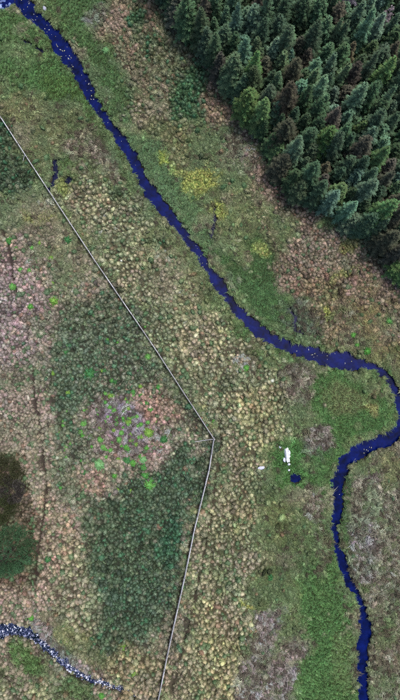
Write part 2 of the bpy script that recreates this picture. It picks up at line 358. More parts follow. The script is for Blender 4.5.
def paint(x, y):
    px = x * PPM + 200; py = 350 - y * PPM
    wx = px + (fbm(px / 26, py / 26, 31, 4) - .5) * 44; wy = py + (fbm(px / 26, py / 26, 57, 4) - .5) * 44
    gr = (fbm(px / 6, py / 6, 71, 3) - .5) * 1.8 + (fbm(px / 22, py / 22, 72, 2) - .5) * .9
    col = np.zeros(x.shape + (3,)); prob = np.zeros(x.shape + (7,))
    for sp, c, a, f, (k, g) in PAINT:
        if k == 'p':
            if max(q[0] for q in g) > 1200: al = np.ones(x.shape)
            else: al = np.clip(0.5 - sdist(wx, wy, g) / (2 * f) + gr, 0, 1)
        else:
            ex, ey, rx, ry, ro = g; cs, sn = math.cos(math.radians(ro)), math.sin(math.radians(ro))
            ax = px * .5 + wx * .5; ay = py * .5 + wy * .5
            u = ((ax - ex) * cs + (ay - ey) * sn) / rx; v = (-(ax - ex) * sn + (ay - ey) * cs) / ry
            al = np.clip((1.25 - np.sqrt(u * u + v * v)) * 2.0 + gr, 0, 1)
        al = al * a
        col = col * (1 - al[..., None]) + lin(c) * al[..., None]
        prob *= (1 - al[..., None]); prob[..., sp] += al
    prob[..., T] += .16 * prob[..., U_]; prob[..., H_] += .14 * prob[..., U_]; prob[..., U_] += .12 * prob[..., H_]
    return col, prob

# ------------------------------------------------------------------ ground: one sheet, fine under the picture, stretching out to the horizon
def axis(lo, hi, step):
    c = list(np.arange(lo, hi + 1e-6, step)); g = step; out = []
    p = hi
    while p < 1500: g *= 1.35; p += g; out.append(p)
    pre = []; g = step; p = lo
    while p > -1500: g *= 1.35; p -= g; pre.append(p)
    return np.array(pre[::-1] + c + out)
GX = axis(-42, 42, 0.24); GY = axis(-66, 66, 0.24)
XX, YY = np.meshgrid(GX, GY); 
xs, ys = XX.ravel(), YY.ravel()
sd_all, sd_each = water_sd(xs, ys); td_all = trail_strip_d(xs, ys)
zs = ground_z(xs, ys, sd_all, td_all)
nx, ny = len(GX), len(GY)
idx = np.arange(nx * ny).reshape(ny, nx)
quads = np.stack([idx[:-1, :-1], idx[:-1, 1:], idx[1:, 1:], idx[1:, :-1]], -1).reshape(-1, 4)
me = bpy.data.meshes.new('ground')
me.vertices.add(nx * ny); me.vertices.foreach_set('co', np.stack([xs, ys, zs], 1).ravel().astype(np.float32))
me.loops.add(quads.size); me.loops.foreach_set('vertex_index', quads.ravel().astype(np.int32))
me.polygons.add(len(quads)); me.polygons.foreach_set('loop_start', np.arange(0, quads.size, 4, dtype=np.int32))
me.update(calc_edges=True); me.validate()
me.polygons.foreach_set('use_smooth', np.ones(len(quads), bool))
gc, _ = paint(xs, ys)
soil = lin((82, 70, 54))
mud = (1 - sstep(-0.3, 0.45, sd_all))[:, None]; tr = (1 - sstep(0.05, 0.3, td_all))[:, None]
gc = gc * 0.17 + soil * 0.06  # colour cut down to paint deeper shade into the gaps between tufts
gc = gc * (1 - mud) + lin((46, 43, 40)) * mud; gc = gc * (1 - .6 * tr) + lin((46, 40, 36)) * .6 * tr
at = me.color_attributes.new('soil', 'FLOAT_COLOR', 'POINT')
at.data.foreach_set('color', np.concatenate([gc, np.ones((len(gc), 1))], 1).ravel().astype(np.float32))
ground = tag(mesh_ob('ground', me, M_GROUND), 'rough moorland ground under the grass and heather', 'ground', kind='structure')

for (nm, pl, label, cat), s in zip(WATERS, sd_each):
    sel = (s.reshape(ny, nx) < 0.55)
    c = sel[:-1, :-1] | sel[:-1, 1:] | sel[1:, 1:] | sel[1:, :-1]
    q = quads.reshape(ny - 1, nx - 1, 4)[c]
    u, inv = np.unique(q, return_inverse=True)
    wz = WATER_Z + 0.012 * WATERS.index((nm, pl, label, cat)) if nm != 'river' else WATER_Z
    wm = from_arrays(nm, np.stack([xs[u], ys[u], np.full(len(u), wz)], 1), [tuple(int(k) for k in r) for r in inv.reshape(-1, 4)], smooth=True)
    tag(mesh_ob(nm, wm, M_WATER if nm in ('river', 'corner_pool', 'pool') else M_RILL if nm == 'rocky_rill' else M_PEAT), label, cat, kind='structure')

# ------------------------------------------------------------------ plants as tufts
def blades(n, R, H, L, w, spread, rnd, droop=0.6, flat=0.0, seg=3):
    """curved tapering blades springing from a disc; returns verts, faces, blade, tip"""
    V, F, B, Tp = [], [], [], []
    for i in range(n):
        a = rnd.uniform(0, 2 * math.pi); r0 = R * 0.35 * math.sqrt(rnd.random())
        da = a + rnd.gauss(0, 0.5); out = rnd.random() ** 0.7 * spread
        ln = L * rnd.uniform(0.65, 1.15); ww = w * rnd.uniform(0.6, 1.3); bl = rnd.random()
        p = Vector((math.cos(a) * r0, math.sin(a) * r0, 0)); d = Vector((math.cos(da) * out, math.sin(da) * out, 1 - flat)).normalized()
        side = Vector((-math.sin(da), math.cos(da), rnd.uniform(-.5, .5))).normalized()
        st = ln / seg; b0 = len(V)
        for k in range(seg + 1):
            t = k / seg; h = ww * (1 - t) ** 0.7 if k < seg else 0
            if k < seg:
                V += [p - side * h, p + side * h]; B += [bl, bl]; Tp += [t, t]
            else:
                V += [p.copy()]; B += [bl]; Tp += [1.0]
            p = p + d * st
            d = (d + Vector((math.cos(da), math.sin(da), 0)) * droop * 0.5 * out - Vector((0, 0, 1)) * droop * 0.55 * (0.4 + out)).normalized()
            if p.z < 0.03: p.z = 0.03 + 0.02 * rnd.random()
        for k in range(seg - 1): F.append((b0 + 2 * k, b0 + 2 * k + 1, b0 + 2 * k + 3, b0 + 2 * k + 2))
        e = b0 + 2 * (seg - 1); F.append((e, e + 1, e + 2))
    return V, F, B, Tp
def dome(R, H, rnd, n=10, rings=4):
    V = [Vector((0, 0, H))]; F = []
    for j in range(1, rings + 1):
        th = j / rings * math.pi / 2
        for i in range(n):
            a = 2 * math.pi * (i + .5 * (j % 2)) / n; k = rnd.uniform(.85, 1.15)
            q = math.sin(th) ** .72; V.append(Vector((math.cos(a) * q * R * k, math.sin(a) * q * R * k, math.cos(th) * H * rnd.uniform(.85, 1.15) - (0.1 if j == rings else 0))))
    for i in range(n): F.append((0, 1 + i, 1 + (i + 1) % n))
    for j in range(rings - 1):
        for i in range(n):
            a = 1 + j * n + i; b = 1 + j * n + (i + 1) % n; F.append((a, a + n, b + n, b))
    return V, F, [rnd.uniform(.25, .6) for _ in V], [0.15] * len(V)
def mop(n, R, H, L, w, rnd, spiky=.35, droop=.35):   # blades rooted all over a mound, dried paler on its crown, gap shade painted into its lower sides
    V, F, B, Tp = dome(R, H, rnd, 10, 4)
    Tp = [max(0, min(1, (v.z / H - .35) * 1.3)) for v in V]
    for i in range(n):
        th = math.acos(1 - rnd.random() * .97); a = rnd.uniform(0, 6.283); nrm = Vector((math.cos(a) * math.sin(th), math.sin(a) * math.sin(th), math.cos(th)))
        q = max(math.sin(th), .02) ** -.28; p = Vector((nrm.x * R * q, nrm.y * R * q, nrm.z * H)) * .94; d = (nrm + Vector((rnd.gauss(0, spiky), rnd.gauss(0, spiky), rnd.gauss(0, spiky) + .15))).normalized()
        sd = d.cross(Vector((rnd.gauss(0, 1), rnd.gauss(0, 1), rnd.gauss(0, 1)))).normalized(); ln = L * rnd.uniform(.6, 1.3); ww = w * rnd.uniform(.6, 1.4)
        m = p + d * ln * .55; e = p + d * ln + Vector((nrm.x, nrm.y, -1)) * ln * droop * math.sin(th); e.z = max(e.z, .02); bl = rnd.random(); b0 = len(V)
        V += [p - sd * ww, p + sd * ww, m - sd * ww * .8, m + sd * ww * .8, e]; F += [(b0, b0 + 1, b0 + 3, b0 + 2), (b0 + 2, b0 + 3, b0 + 4)]
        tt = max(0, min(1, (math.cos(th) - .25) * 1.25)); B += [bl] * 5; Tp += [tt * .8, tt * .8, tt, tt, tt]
    return V, F, B, Tp
def merge(name, parts):
    V, F, B, Tp = [], [], [], []
    for v, f, b, t in parts:
        o = len(V); V += v; F += [tuple(i + o for i in q) for q in f]; B += b; Tp += t
    return from_arrays(name, V, F, {'blade': B, 'tip': Tp})
def clump_dirs(n, L, w, rnd, ang):   # wind-laid stems: mostly one way, pale, lying over each other
    V, F, B, Tp = [], [], [], []
    for i in range(n):
        a = ang + rnd.gauss(0, 0.55); p = Vector((rnd.uniform(-.35, .35), rnd.uniform(-.35, .35), rnd.uniform(.05, .22)))
        d = Vector((math.cos(a), math.sin(a), rnd.uniform(-.05, .45))).normalized(); s = Vector((-math.sin(a), math.cos(a), rnd.uniform(-.4, .4)))
        ln = L * rnd.uniform(.5, 1.2); bl = rnd.random() ** 1.3; b0 = len(V); ww = w * rnd.uniform(.6, 1.4)
        q = p + d * ln * .5; e = q + (d - Vector((0, 0, .5))) * ln * .5; e.z = max(e.z, .03)
        V += [p - s * ww, p + s * ww, q - s * ww * .9, q + s * ww * .9, e]; B += [bl] * 5; Tp += [0, 0, .5, .5, 1]
        F += [(b0, b0 + 1, b0 + 3, b0 + 2), (b0 + 2, b0 + 3, b0 + 4)]
    return V, F, B, Tp

def species_meshes(sp, k):
    rnd = random.Random(100 * sp + k)
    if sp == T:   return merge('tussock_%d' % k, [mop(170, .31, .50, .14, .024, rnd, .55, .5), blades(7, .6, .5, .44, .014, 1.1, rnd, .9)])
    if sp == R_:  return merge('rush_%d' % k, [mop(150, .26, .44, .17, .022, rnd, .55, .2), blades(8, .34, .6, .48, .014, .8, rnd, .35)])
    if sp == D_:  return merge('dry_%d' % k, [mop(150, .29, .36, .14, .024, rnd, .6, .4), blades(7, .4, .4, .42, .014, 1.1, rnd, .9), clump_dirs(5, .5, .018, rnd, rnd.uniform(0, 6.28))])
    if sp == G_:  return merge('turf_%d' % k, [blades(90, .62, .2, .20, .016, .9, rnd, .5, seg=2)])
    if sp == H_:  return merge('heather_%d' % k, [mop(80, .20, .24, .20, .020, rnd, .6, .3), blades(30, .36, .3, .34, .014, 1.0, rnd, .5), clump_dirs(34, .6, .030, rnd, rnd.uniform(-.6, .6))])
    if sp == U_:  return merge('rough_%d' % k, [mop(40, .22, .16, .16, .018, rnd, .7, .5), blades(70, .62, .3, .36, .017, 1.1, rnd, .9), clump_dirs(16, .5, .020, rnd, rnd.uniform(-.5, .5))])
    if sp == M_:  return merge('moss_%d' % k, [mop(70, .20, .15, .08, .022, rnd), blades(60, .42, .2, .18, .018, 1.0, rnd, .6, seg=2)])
SP = {T: ('tan_tussock_grass', .73, 6, 'pale tan grass tussocks covering the open moor', 'grass'),
      R_: ('rush_bed', .60, 5, 'dark green rushes growing in dense beds left of the fence', 'rushes'),
      D_: ('dry_moor_grass', .58, 6, 'pinkish dry moor grass on the higher ground', 'grass'),
      G_: ('short_green_grass', .36, 4, 'short green grass along the stream banks', 'grass'),
      H_: ('dead_heather', .52, 6, 'lilac brown dead heather and bracken lying in streaks', 'heather'),
      U_: ('rough_moor_grass', .46, 6, 'rough matted olive grass between tussocks and stream', 'grass'),
      M_: ('yellow_moss', .34, 4, 'yellow green moss patches in wet spots', 'moss')}

def scatter(name, sp, pts, rot, scl, var, tint, nvar):
    coll = bpy.data.collections.new(name + '_forms')
    for k in range(nvar):
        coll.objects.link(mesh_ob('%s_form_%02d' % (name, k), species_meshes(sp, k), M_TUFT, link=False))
    me = bpy.data.meshes.new(name); me.vertices.add(len(pts)); me.vertices.foreach_set('co', pts.ravel().astype(np.float32))
    for k, ty, val, fld in (('rot', 'FLOAT_VECTOR', rot, 'vector'), ('scl', 'FLOAT_VECTOR', scl, 'vector'), ('var', 'INT', var, 'value'), ('tint', 'FLOAT_COLOR', tint, 'color')):
        a = me.attributes.new(k, ty, 'POINT'); a.data.foreach_set(fld, np.ascontiguousarray(val).ravel())
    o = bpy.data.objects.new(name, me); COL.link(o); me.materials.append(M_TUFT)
    ng = bpy.data.node_groups.new(name, 'GeometryNodeTree')
    ng.interface.new_socket('Geometry', in_out='INPUT', socket_type='NodeSocketGeometry'); ng.interface.new_socket('Geometry', in_out='OUTPUT', socket_type='NodeSocketGeometry')
    N, L = ng.nodes, ng.links
    gi = N.new('NodeGroupInput'); go = N.new('NodeGroupOutput'); ip = N.new('GeometryNodeInstanceOnPoints'); ci = N.new('GeometryNodeCollectionInfo')
    ci.inputs['Collection'].default_value = coll; ci.inputs['Separate Children'].default_value = True; ci.inputs['Reset Children'].default_value = True
    def na(nm, ty):
        x = N.new('GeometryNodeInputNamedAttribute'); x.data_type = ty; x.inputs['Name'].default_value = nm; return x.outputs['Attribute']
    e = N.new('FunctionNodeEulerToRotation'); L.new(na('rot', 'FLOAT_VECTOR'), e.inputs[0])
    L.new(gi.outputs[0], ip.inputs['Points']); L.new(ci.outputs[0], ip.inputs['Instance']); ip.inputs['Pick Instance'].default_value = True
    L.new(na('var', 'INT'), ip.inputs['Instance Index']); L.new(e.outputs[0], ip.inputs['Rotation']); L.new(na('scl', 'FLOAT_VECTOR'), ip.inputs['Scale'])
    L.new(ip.outputs[0], go.inputs[0])
    md = o.modifiers.new('grow', 'NODES'); md.node_group = ng
    return o

AX, AY = 40.0, 64.0
tree_spots = []                       # filled below, before the tufts are sown
# ------------------------------------------------------------------ conifers
def spruce_mesh(seed, h, R, bare=1.0, full=0.85, dens=1.0, lo=.58, hi=1.22, gap=1.0, mix=.55, wide=1.0):
    rnd = random.Random(seed)
    V, F, B, Tp = [], [], [], []
    z = bare; ga = rnd.random() * 6
    while z < h - 0.25:
        t = (z - bare) / (h - bare); r = R * (1 - t) ** full * (0.55 + 0.45 * min(1, (t + .05) / .16)) + 0.12
        nb = int((5 + 4 * (1 - t)) * dens); ga += rnd.uniform(.3, .9)
        for i in range(nb):
            a = ga + 2 * math.pi * i / nb + rnd.gauss(0, .16); ln = r * rnd.uniform(lo, hi); zb = z + rnd.uniform(-.16, .16)
            up = 0.55 * t - 0.12 + rnd.gauss(0, .08); sag = 0.28 * (1 - t)
            d = Vector((math.cos(a), math.sin(a), 0)); s = Vector((-math.sin(a), math.cos(a), 0)); bl0 = rnd.random()
            def pt(q): return Vector((0, 0, zb)) + d * (ln * q) + Vector((0, 0, ln * (up * q - sag * q * q + .10 * q ** 3)))
            nt = max(3, int(ln / .15))
            for j in range(nt):
                q = (j + .6) / nt
                if q < .18: continue
                tl = (0.24 + 0.66 * min(ln, 1.9) * (1 - q) ** .8 * (.5 + q)) * .62
                for sg in (-1, 1):
                    p = pt(q); ang = rnd.uniform(.55, 1.0); dd = (d * math.cos(ang) + s * sg * math.sin(ang) + Vector((0, 0, rnd.uniform(-.38, .1)))).normalized()
                    lt = tl * rnd.uniform(.7, 1.25); w = 0.048 * wide * rnd.uniform(.8, 1.4); sd = dd.cross(Vector((0, 0, 1))).normalized(); roll = Vector((0, 0, rnd.uniform(-.6, .6)))
                    sd = (sd + roll).normalized(); e = p + dd * lt; m = p + dd * lt * .55 + Vector((0, 0, .02)); e.z -= lt * .18
                    b0 = len(V); bl = min(1, max(0, bl0 * mix + rnd.random() * (1 - mix))); tq = q * .7
                    V += [p, m - sd * w, m + sd * w, e]; F += [(b0, b0 + 1, b0 + 3, b0 + 2)]; B += [bl] * 4; Tp += [tq * .4, tq * .8, tq * .8, min(1, tq + .4)]
            # leading shoot of the branch
            p = pt(.15); b0 = len(V); m = pt(.7); e = pt(1.06); w = .075
            V += [p - s * .03, p + s * .03, m - s * w, m + s * w, e]; F += [(b0, b0 + 1, b0 + 3, b0 + 2), (b0 + 2, b0 + 3, b0 + 4)]; B += [bl0] * 5; Tp += [0, 0, .4, .4, 1]
        z += rnd.uniform(.26, .44) * (1 - .40 * t) * gap
    for i in range(5):                 # the leader
        a = i * 1.256; s = Vector((math.cos(a), math.sin(a), 0)); b0 = len(V)
        V += [Vector((0, 0, h - .6)), Vector((0, 0, h - .3)) + s * .12, Vector((0, 0, h + .1))]; F += [(b0, b0 + 1, b0 + 2)]; B += [.6] * 3; Tp += [.6, .8, 1]
    return from_arrays('spruce_crown_%d' % seed, V, F, {'blade': B, 'tip': Tp})
def trunk_mesh(seed, h, r, R, bare, limbs=14):
    rnd = random.Random(seed); bm = bmesh.new()
    def tube(pts, rad, n=7):
        prev = None
        for i, (p, q) in enumerate(zip(pts, rad)):
            d = (pts[min(i + 1, len(pts) - 1)] - pts[max(i - 1, 0)]).normalized(); a = d.orthogonal().normalized(); b = d.cross(a)
            ring = [bm.verts.new(p + (a * math.cos(2 * math.pi * k / n) + b * math.sin(2 * math.pi * k / n)) * q) for k in range(n)]
            if prev:
                for k in range(n): bm.faces.new((prev[k], prev[(k + 1) % n], ring[(k + 1) % n], ring[k]))
            prev = ring
        bm.faces.new(prev)
    pts = [Vector((rnd.gauss(0, .04) * (i > 0), rnd.gauss(0, .04) * (i > 0), -0.3 + (h + .2) * i / 7)) for i in range(8)]
    tube(pts, [r * (1.25 if i == 0 else 1 - .93 * i / 7) for i in range(8)])
    for i in range(limbs):
        t = (i + .5) / limbs; z = bare * .6 + t * (h - bare) * .8; a = i * 2.4 + rnd.random(); ln = R * (1 - t * .8) * .8
        d = Vector((math.cos(a), math.sin(a), 0)); tube([Vector((0, 0, z)), Vector((0, 0, z - .05)) + d * ln * .5, Vector((0, 0, z - .2)) + d * ln], [.05, .035, .012], 5)
    me = bpy.data.meshes.new('spruce_trunk_%d' % seed); bm.to_mesh(me); bm.free(); return me

FORMS = []
for k, (h, R) in enumerate([(12.5, 2.1), (13.5, 2.25), (11.5, 1.95), (14.0, 2.1), (12.8, 1.85), (10.5, 2.0), (12.0, 2.3)]):
    c = spruce_mesh(40 + k, h, R, 1.0, (.9, .72, 1.0, .8, .85, .66, .8)[k], (1, 1.1, .9, 1, .8, 1.1, 1)[k]); c.materials.append(M_NEEDLE)
    t = trunk_mesh(60 + k, h, .17, R, 1.0); t.materials.append(M_BARK)
    FORMS.append((t, c, h, R))
DEAD = spruce_mesh(58, 12.0, 1.9, 1.0, .8, .45); DEAD.materials.append(M_NEEDLE); DT = trunk_mesh(59, 12.0, .16, 2.2, 1.0, 26); DT.materials.append(M_BARK)
FORMS += [None, None, (DT, DEAD, 12.0, 1.9)]
KINDS = [('dark green spruce', (68, 90, 64)), ('blue-green spruce', (88, 116, 92)), ('brownish dark spruce', (78, 78, 64)), ('bright green spruce', (86, 112, 68)), ('mid green spruce', (78, 102, 76)), ('bare grey spruce', (108, 106, 110))]
ORD = ['first', 'second', 'third', 'fourth', 'fifth', 'sixth', 'seventh', 'eighth', 'ninth', 'tenth', 'eleventh', 'twelfth', 'thirteenth', 'fourteenth', 'fifteenth', 'sixteenth',
       'seventeenth', 'eighteenth', 'nineteenth', 'twentieth', 'twenty-first', 'twenty-second', 'twenty-third', 'twenty-fourth', 'twenty-fifth', 'twenty-sixth', 'twenty-seventh', 'twenty-eighth', 'twenty-ninth', 'thirtieth']
def walk(line, step, off=0.0):
    out = []; need = off
    for (ax, ay), (bx, by) in zip(line, line[1:]):
        L = math.hypot(bx - ax, by - ay); s = need
        while s < L:
            out.append((ax + (bx - ax) * s / L, ay + (by - ay) * s / L)); s += step
        need = s - L
    return out
def plant_spruce(px, py, form, sx, sz, kind, label, group, colour=None, rot=None):
    x, y = P(px, py); z = float(ground_z(np.array([x]), np.array([y]))[0])
    r = empty('spruce_tree', (x, y, z)); tag(r, label, 'tree', group)
    t, c, h, R = FORMS[form]
    k = np.array(colour if colour else KINDS[kind][1], float) * random.uniform(.84, 1.14) * np.array([random.uniform(.94, 1.08), 1, random.uniform(.92, 1.06)])
    for nm, me in (('trunk', t), ('crown', c)):
        o = bpy.data.objects.new(nm, me); COL.link(o); o.parent = r
        o.scale = (sx, sx, sz); o.rotation_euler = (random.gauss(0, .02), random.gauss(0, .02), (random.random() * 6.28) if rot is None else rot)
        if nm == 'crown': o.color = (*[float(v) for v in lin(np.clip(k, 0, 255))], 1)
    tree_spots.append((x, y)); return r
NVX, NVY = 0.765, -0.644
for row in range(20):
    off = 2 + row * 13.2
    line = [(x + NVX * off, y + NVY * off) for x, y in FOREST_EDGE]
    i = 0
    for (px, py) in walk(line, 14, 9 * (row % 2) + random.uniform(0, 4)):
        px += random.gauss(0, 2.4); py += random.gauss(0, 2.4)
        if px > 416 or py < -14 or px < 120: continue
        f = random.choices(range(7), [3, 3, 2, 3, 2, 1, 2])[0]
        if row == 0: kind = random.choices(range(6), [4, 1, 2.2, 1.0, 3, .02])[0]
        elif row < 3: kind = random.choices(range(6), [4, 2, 2.2, .7, 3.4, .12])[0]
        else: kind = random.choices(range(6), [4, 2.4, 1.2, .5, 4, .12])[0]
        if kind == 5: f = 9
        nth = ORD[i]; i += 1
        where = 'front row along the plantation edge' if row == 0 else '%s row behind the plantation edge' % ORD[row]
        plant_spruce(px, py, f, random.uniform(.86, 1.26), random.uniform(.52, .90) * (.88 if row == 0 else 1), kind,
                     '%s, %s from the top in the %s' % (KINDS[kind][0], nth, where), 'spruces of the plantation')
# the two that stand alone at the left edge
def lobed_conifer(seed, h, R):         # a full crown of rounded boughs set in rising rings
    rnd = random.Random(seed); V, F, B, Tp = [], [], [], []
    z = .5; ring = 0
    while z < h - .3:
        t = z / h; r = R * (1 - t ** 1.5) ** .62; nl = max(1, int(2 * math.pi * r / 1.75)); ring += 1
        for i in range(nl):
            a = 6.283 * (i + .5 * (ring % 2)) / nl + rnd.gauss(0, .10); d = Vector((math.cos(a), math.sin(a), 0)); s_ = Vector((-d.y, d.x, 0)); bl0 = rnd.random()
            L = min(1.5, r * .75) * rnd.uniform(.85, 1.15); wd = .60 * rnd.uniform(.8, 1.15); c = d * (r - L * .45) + Vector((0, 0, z + rnd.uniform(-.15, .15))); ax = (d + Vector((0, 0, -.25 + .9 * t))).normalized()
            for k in range(240):
                u = rnd.gauss(0, 1); v = rnd.gauss(0, 1); w = rnd.gauss(0, 1) + .5; nr = Vector((u, v, w)).normalized(); q = rnd.uniform(.8, 1.0)
                p = c + (ax * nr.x * L * .6 + s_ * nr.y * wd + Vector((0, 0, 1)) * nr.z * .42) * q
                dd = (ax * (nr.x + .7) + s_ * nr.y + Vector((0, 0, nr.z * .7)) + Vector((rnd.gauss(0, .3), rnd.gauss(0, .3), rnd.gauss(0, .3)))).normalized()
                sd = dd.cross(Vector((rnd.gauss(0, 1), rnd.gauss(0, 1), rnd.gauss(0, 1)))).normalized(); ln = rnd.uniform(.12, .24); w2 = rnd.uniform(.03, .055); b0 = len(V); tq = max(0, nr.z)  # tq paints the top of each bough lighter, for depth
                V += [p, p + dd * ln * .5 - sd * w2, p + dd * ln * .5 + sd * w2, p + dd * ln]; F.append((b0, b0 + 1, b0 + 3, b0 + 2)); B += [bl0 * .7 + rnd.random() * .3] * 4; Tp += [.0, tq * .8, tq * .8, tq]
        z += .98
    return from_arrays('lobed_crown', V, F, {'blade': B, 'tip': Tp})
ROUND = lobed_conifer(91, 8.2, 3.9); ROUND.materials.append(M_NEEDLE)
RT = trunk_mesh(92, 8.6, .24, 3.9, .5); RT.materials.append(M_BARK)
FORMS[7] = (RT, ROUND, 8.6, 3.9)
plant_spruce(15, 546, 7, 1.0, 1, 0, 'broad dark green spruce standing alone at the left edge', None, (68, 106, 72), .4)
def bush_mesh(seed, R, H, n=5200):
    rnd = random.Random(seed); V, F, B, Tp = [], [], [], []
    lumps = [(Vector((0, 0, H * .45)), R * .62, H * .55)]
    for i in range(16):
        a = i * .9 + rnd.random(); q = R * rnd.uniform(.4, .72); lumps.append((Vector((math.cos(a) * q, math.sin(a) * q, H * rnd.uniform(.22, .5))), R * rnd.uniform(.17, .32), H * rnd.uniform(.3, .55)))
    for i in range(n):
        li = rnd.randrange(len(lumps)); c, r, h = lumps[li]; u = rnd.gauss(0, 1); v = rnd.gauss(0, 1); w = abs(rnd.gauss(0, 1)) - .25; nr = Vector((u, v, w)).normalized()
        k = rnd.uniform(.9, 1.04); p = c + Vector((nr.x * r, nr.y * r, nr.z * h)) * k; d = (nr + Vector((rnd.gauss(0, .5), rnd.gauss(0, .5), rnd.gauss(0, .5) + .3))).normalized()
        sd = d.cross(Vector((rnd.gauss(0, 1), rnd.gauss(0, 1), rnd.gauss(0, 1)))).normalized(); ln = rnd.uniform(.16, .38); w2 = rnd.uniform(.03, .07); b0 = len(V); bl = .6 * ((li * .37) % 1) + .4 * rnd.random()
        V += [p, p + d * ln * .5 - sd * w2, p + d * ln * .5 + sd * w2, p + d * ln]; F.append((b0, b0 + 1, b0 + 3, b0 + 2)); B += [bl] * 4; Tp += [.1, .3, .3, .6]
    m = from_arrays('bush_%d' % seed, V, F, {'blade': B, 'tip': Tp}); m.materials.append(M_NEEDLE); return m
for k, (px, py, R, H, c, lb) in enumerate([(8, 470, 3.2, 2.6, (64, 66, 44), 'olive brown shrub at the left edge, uppermost of three above the lone spruce'),
                                           (13, 489, 2.6, 2.2, (66, 62, 58), 'greyish brown shrub in the middle of the three above the lone spruce'),
                                           (5, 507, 3.0, 2.4, (60, 66, 40), 'dark olive shrub directly above the lone spruce, lowest of the three')]):
    x, y = P(px, py); z = float(ground_z(np.array([x]), np.array([y]))[0]); r = tag(empty('shrub', (x, y, z)), lb, 'shrub', 'brown shrubs above the lone spruce')
    st = trunk_mesh(95 + k, H * .7, .09, R * .9, .1, 9); st.materials.append(M_BARK)
    mesh_ob('stem', st, None, r); o = mesh_ob('foliage', bush_mesh(97 + k, R, H), None, r); o.color = (*[float(v) for v in lin(c)], 1)

# ------------------------------------------------------------------ sow the tufts
for sp, (name, sp_d, nv, label, cat) in SP.items():
    rs = np.random.default_rng(300 + sp)
    gx, gy = np.meshgrid(np.arange(-AX, AX, sp_d), np.arange(-AY, AY, sp_d * .866))
    gx = gx + (np.arange(gx.shape[0]) % 2)[:, None] * sp_d / 2
    jt = .36 if sp in (T, D_, R_) else .42
    x = (gx + rs.uniform(-jt, jt, gx.shape) * sp_d).ravel(); y = (gy + rs.uniform(-jt, jt, gx.shape) * sp_d).ravel()
    col, prob = paint(x, y)
    keep = rs.random(len(x)) < prob[:, sp] * (1.15 if sp != G_ else 1.4)
    if sp == G_: keep |= rs.random(len(x)) < np.where(prob[:, T] + prob[:, D_] + prob[:, R_] > .5, .22, .35)       # a little green between everything else
    x, y, col = x[keep], y[keep], col[keep]
    sd, _ = water_sd(x, y); td = trail_strip_d(x, y)
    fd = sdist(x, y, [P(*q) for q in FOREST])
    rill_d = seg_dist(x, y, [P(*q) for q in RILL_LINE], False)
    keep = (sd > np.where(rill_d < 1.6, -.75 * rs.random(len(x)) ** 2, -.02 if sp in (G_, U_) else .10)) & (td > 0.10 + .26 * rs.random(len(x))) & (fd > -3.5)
    x, y, col, sd = x[keep], y[keep], col[keep], sd[keep]
    n = len(x); z = ground_z(x, y) - 0.02
    if sp == G_:
        col = col * .8 + lin((84, 110, 60)) * .2
    big = fbm(x * .25, y * .25, 77)                    # patches of larger and smaller tufts
    size = rs.lognormal(0, .20, n) * (.74 + .44 * big)
    rot = np.stack([rs.normal(0, .10, n), rs.normal(0, .10, n), rs.uniform(0, 6.283, n)], 1)
    if sp in (H_, U_): rot[:, 2] = rs.normal(-1.0, .8, n)
    el = rs.lognormal(0, .16, n); scl = np.stack([size * el, size / el, size * rs.uniform(.7, 1.2, n)], 1)
    odd = rs.random(n)
    tint = col * rs.lognormal(0, .22, n)[:, None] * (1 + rs.normal(0, .05, (n, 3)))
    patch = (fbm(x * .12, y * .12, 91) - .5)[:, None]  # slow drifts of greener and redder growth
    tint = tint * (1 + patch * np.array([.22, .0, -.10]))
    if sp in (T, D_, U_, H_):
        d1 = sstep(.50, .72, fbm(x * .22, y * .22, 301))[:, None] * .55; tint = tint * (1 - d1) + lin((112, 128, 96)) * d1
        d2 = sstep(.52, .74, fbm(x * .20 + 40, y * .20, 401))[:, None] * .45; tint = tint * (1 - d2) + lin((172, 146, 134)) * d2
        d3 = sstep(.55, .75, fbm(x * .30 - 70, y * .30, 501))[:, None] * .5; tint = tint * (1 - d3 * .5)
    if sp in (T, D_):
        g = odd < .10; tint[g] = tint[g] * .25 + lin((84, 120, 80)) * .75
        g = (odd > .10) & (odd < .13); tint[g] = tint[g] * .5 + lin((150, 104, 84)) * .5
        g = (odd > .13) & (odd < .19); tint[g] *= 1.35
        g = (odd > .19) & (odd < .28); tint[g] *= .55
    if sp == R_:
        g = odd < .08; tint[g] = tint[g] * .3 + lin((78, 128, 96)) * .7
        g = (odd > .08) & (odd < .15); tint[g] = tint[g] * .6 + lin((150, 144, 122)) * .4
        g = (odd > .17) & (odd < .40); tint[g] *= .6
    if sp == H_:
        g = odd < .42; tint[g] = tint[g] * .22 + lin((86, 72, 62)) * .78
        g = (odd > .42) & (odd < .58); tint[g] = tint[g] * .4 + lin((96, 112, 66)) * .6
        g = odd > .74; tint[g] *= 1.45
    lum = tint @ np.array([.25, .65, .10]); tint = lum[:, None] * .10 + tint * .90
    if sp == G_: lum = tint @ np.array([.25, .65, .10]); tint = (lum[:, None] * .12 + tint * .88) * 1.62
    tint = np.clip(tint * 1.04 * (np.array([.94, 1.06, .98]) if sp == G_ else np.array([.93, 1.02, .98]) if sp in (R_, U_) else np.array([.97, 1.01, 1.02])), .005, .42 if sp == H_ else .75)
    tint = np.concatenate([tint, np.ones((n, 1))], 1)
    o = scatter(name, sp, np.stack([x, y, z], 1), rot.astype(np.float32), scl.astype(np.float32), rs.integers(0, nv, n).astype(np.int32), tint.astype(np.float32), nv)
    tag(o, label, cat, kind='stuff')

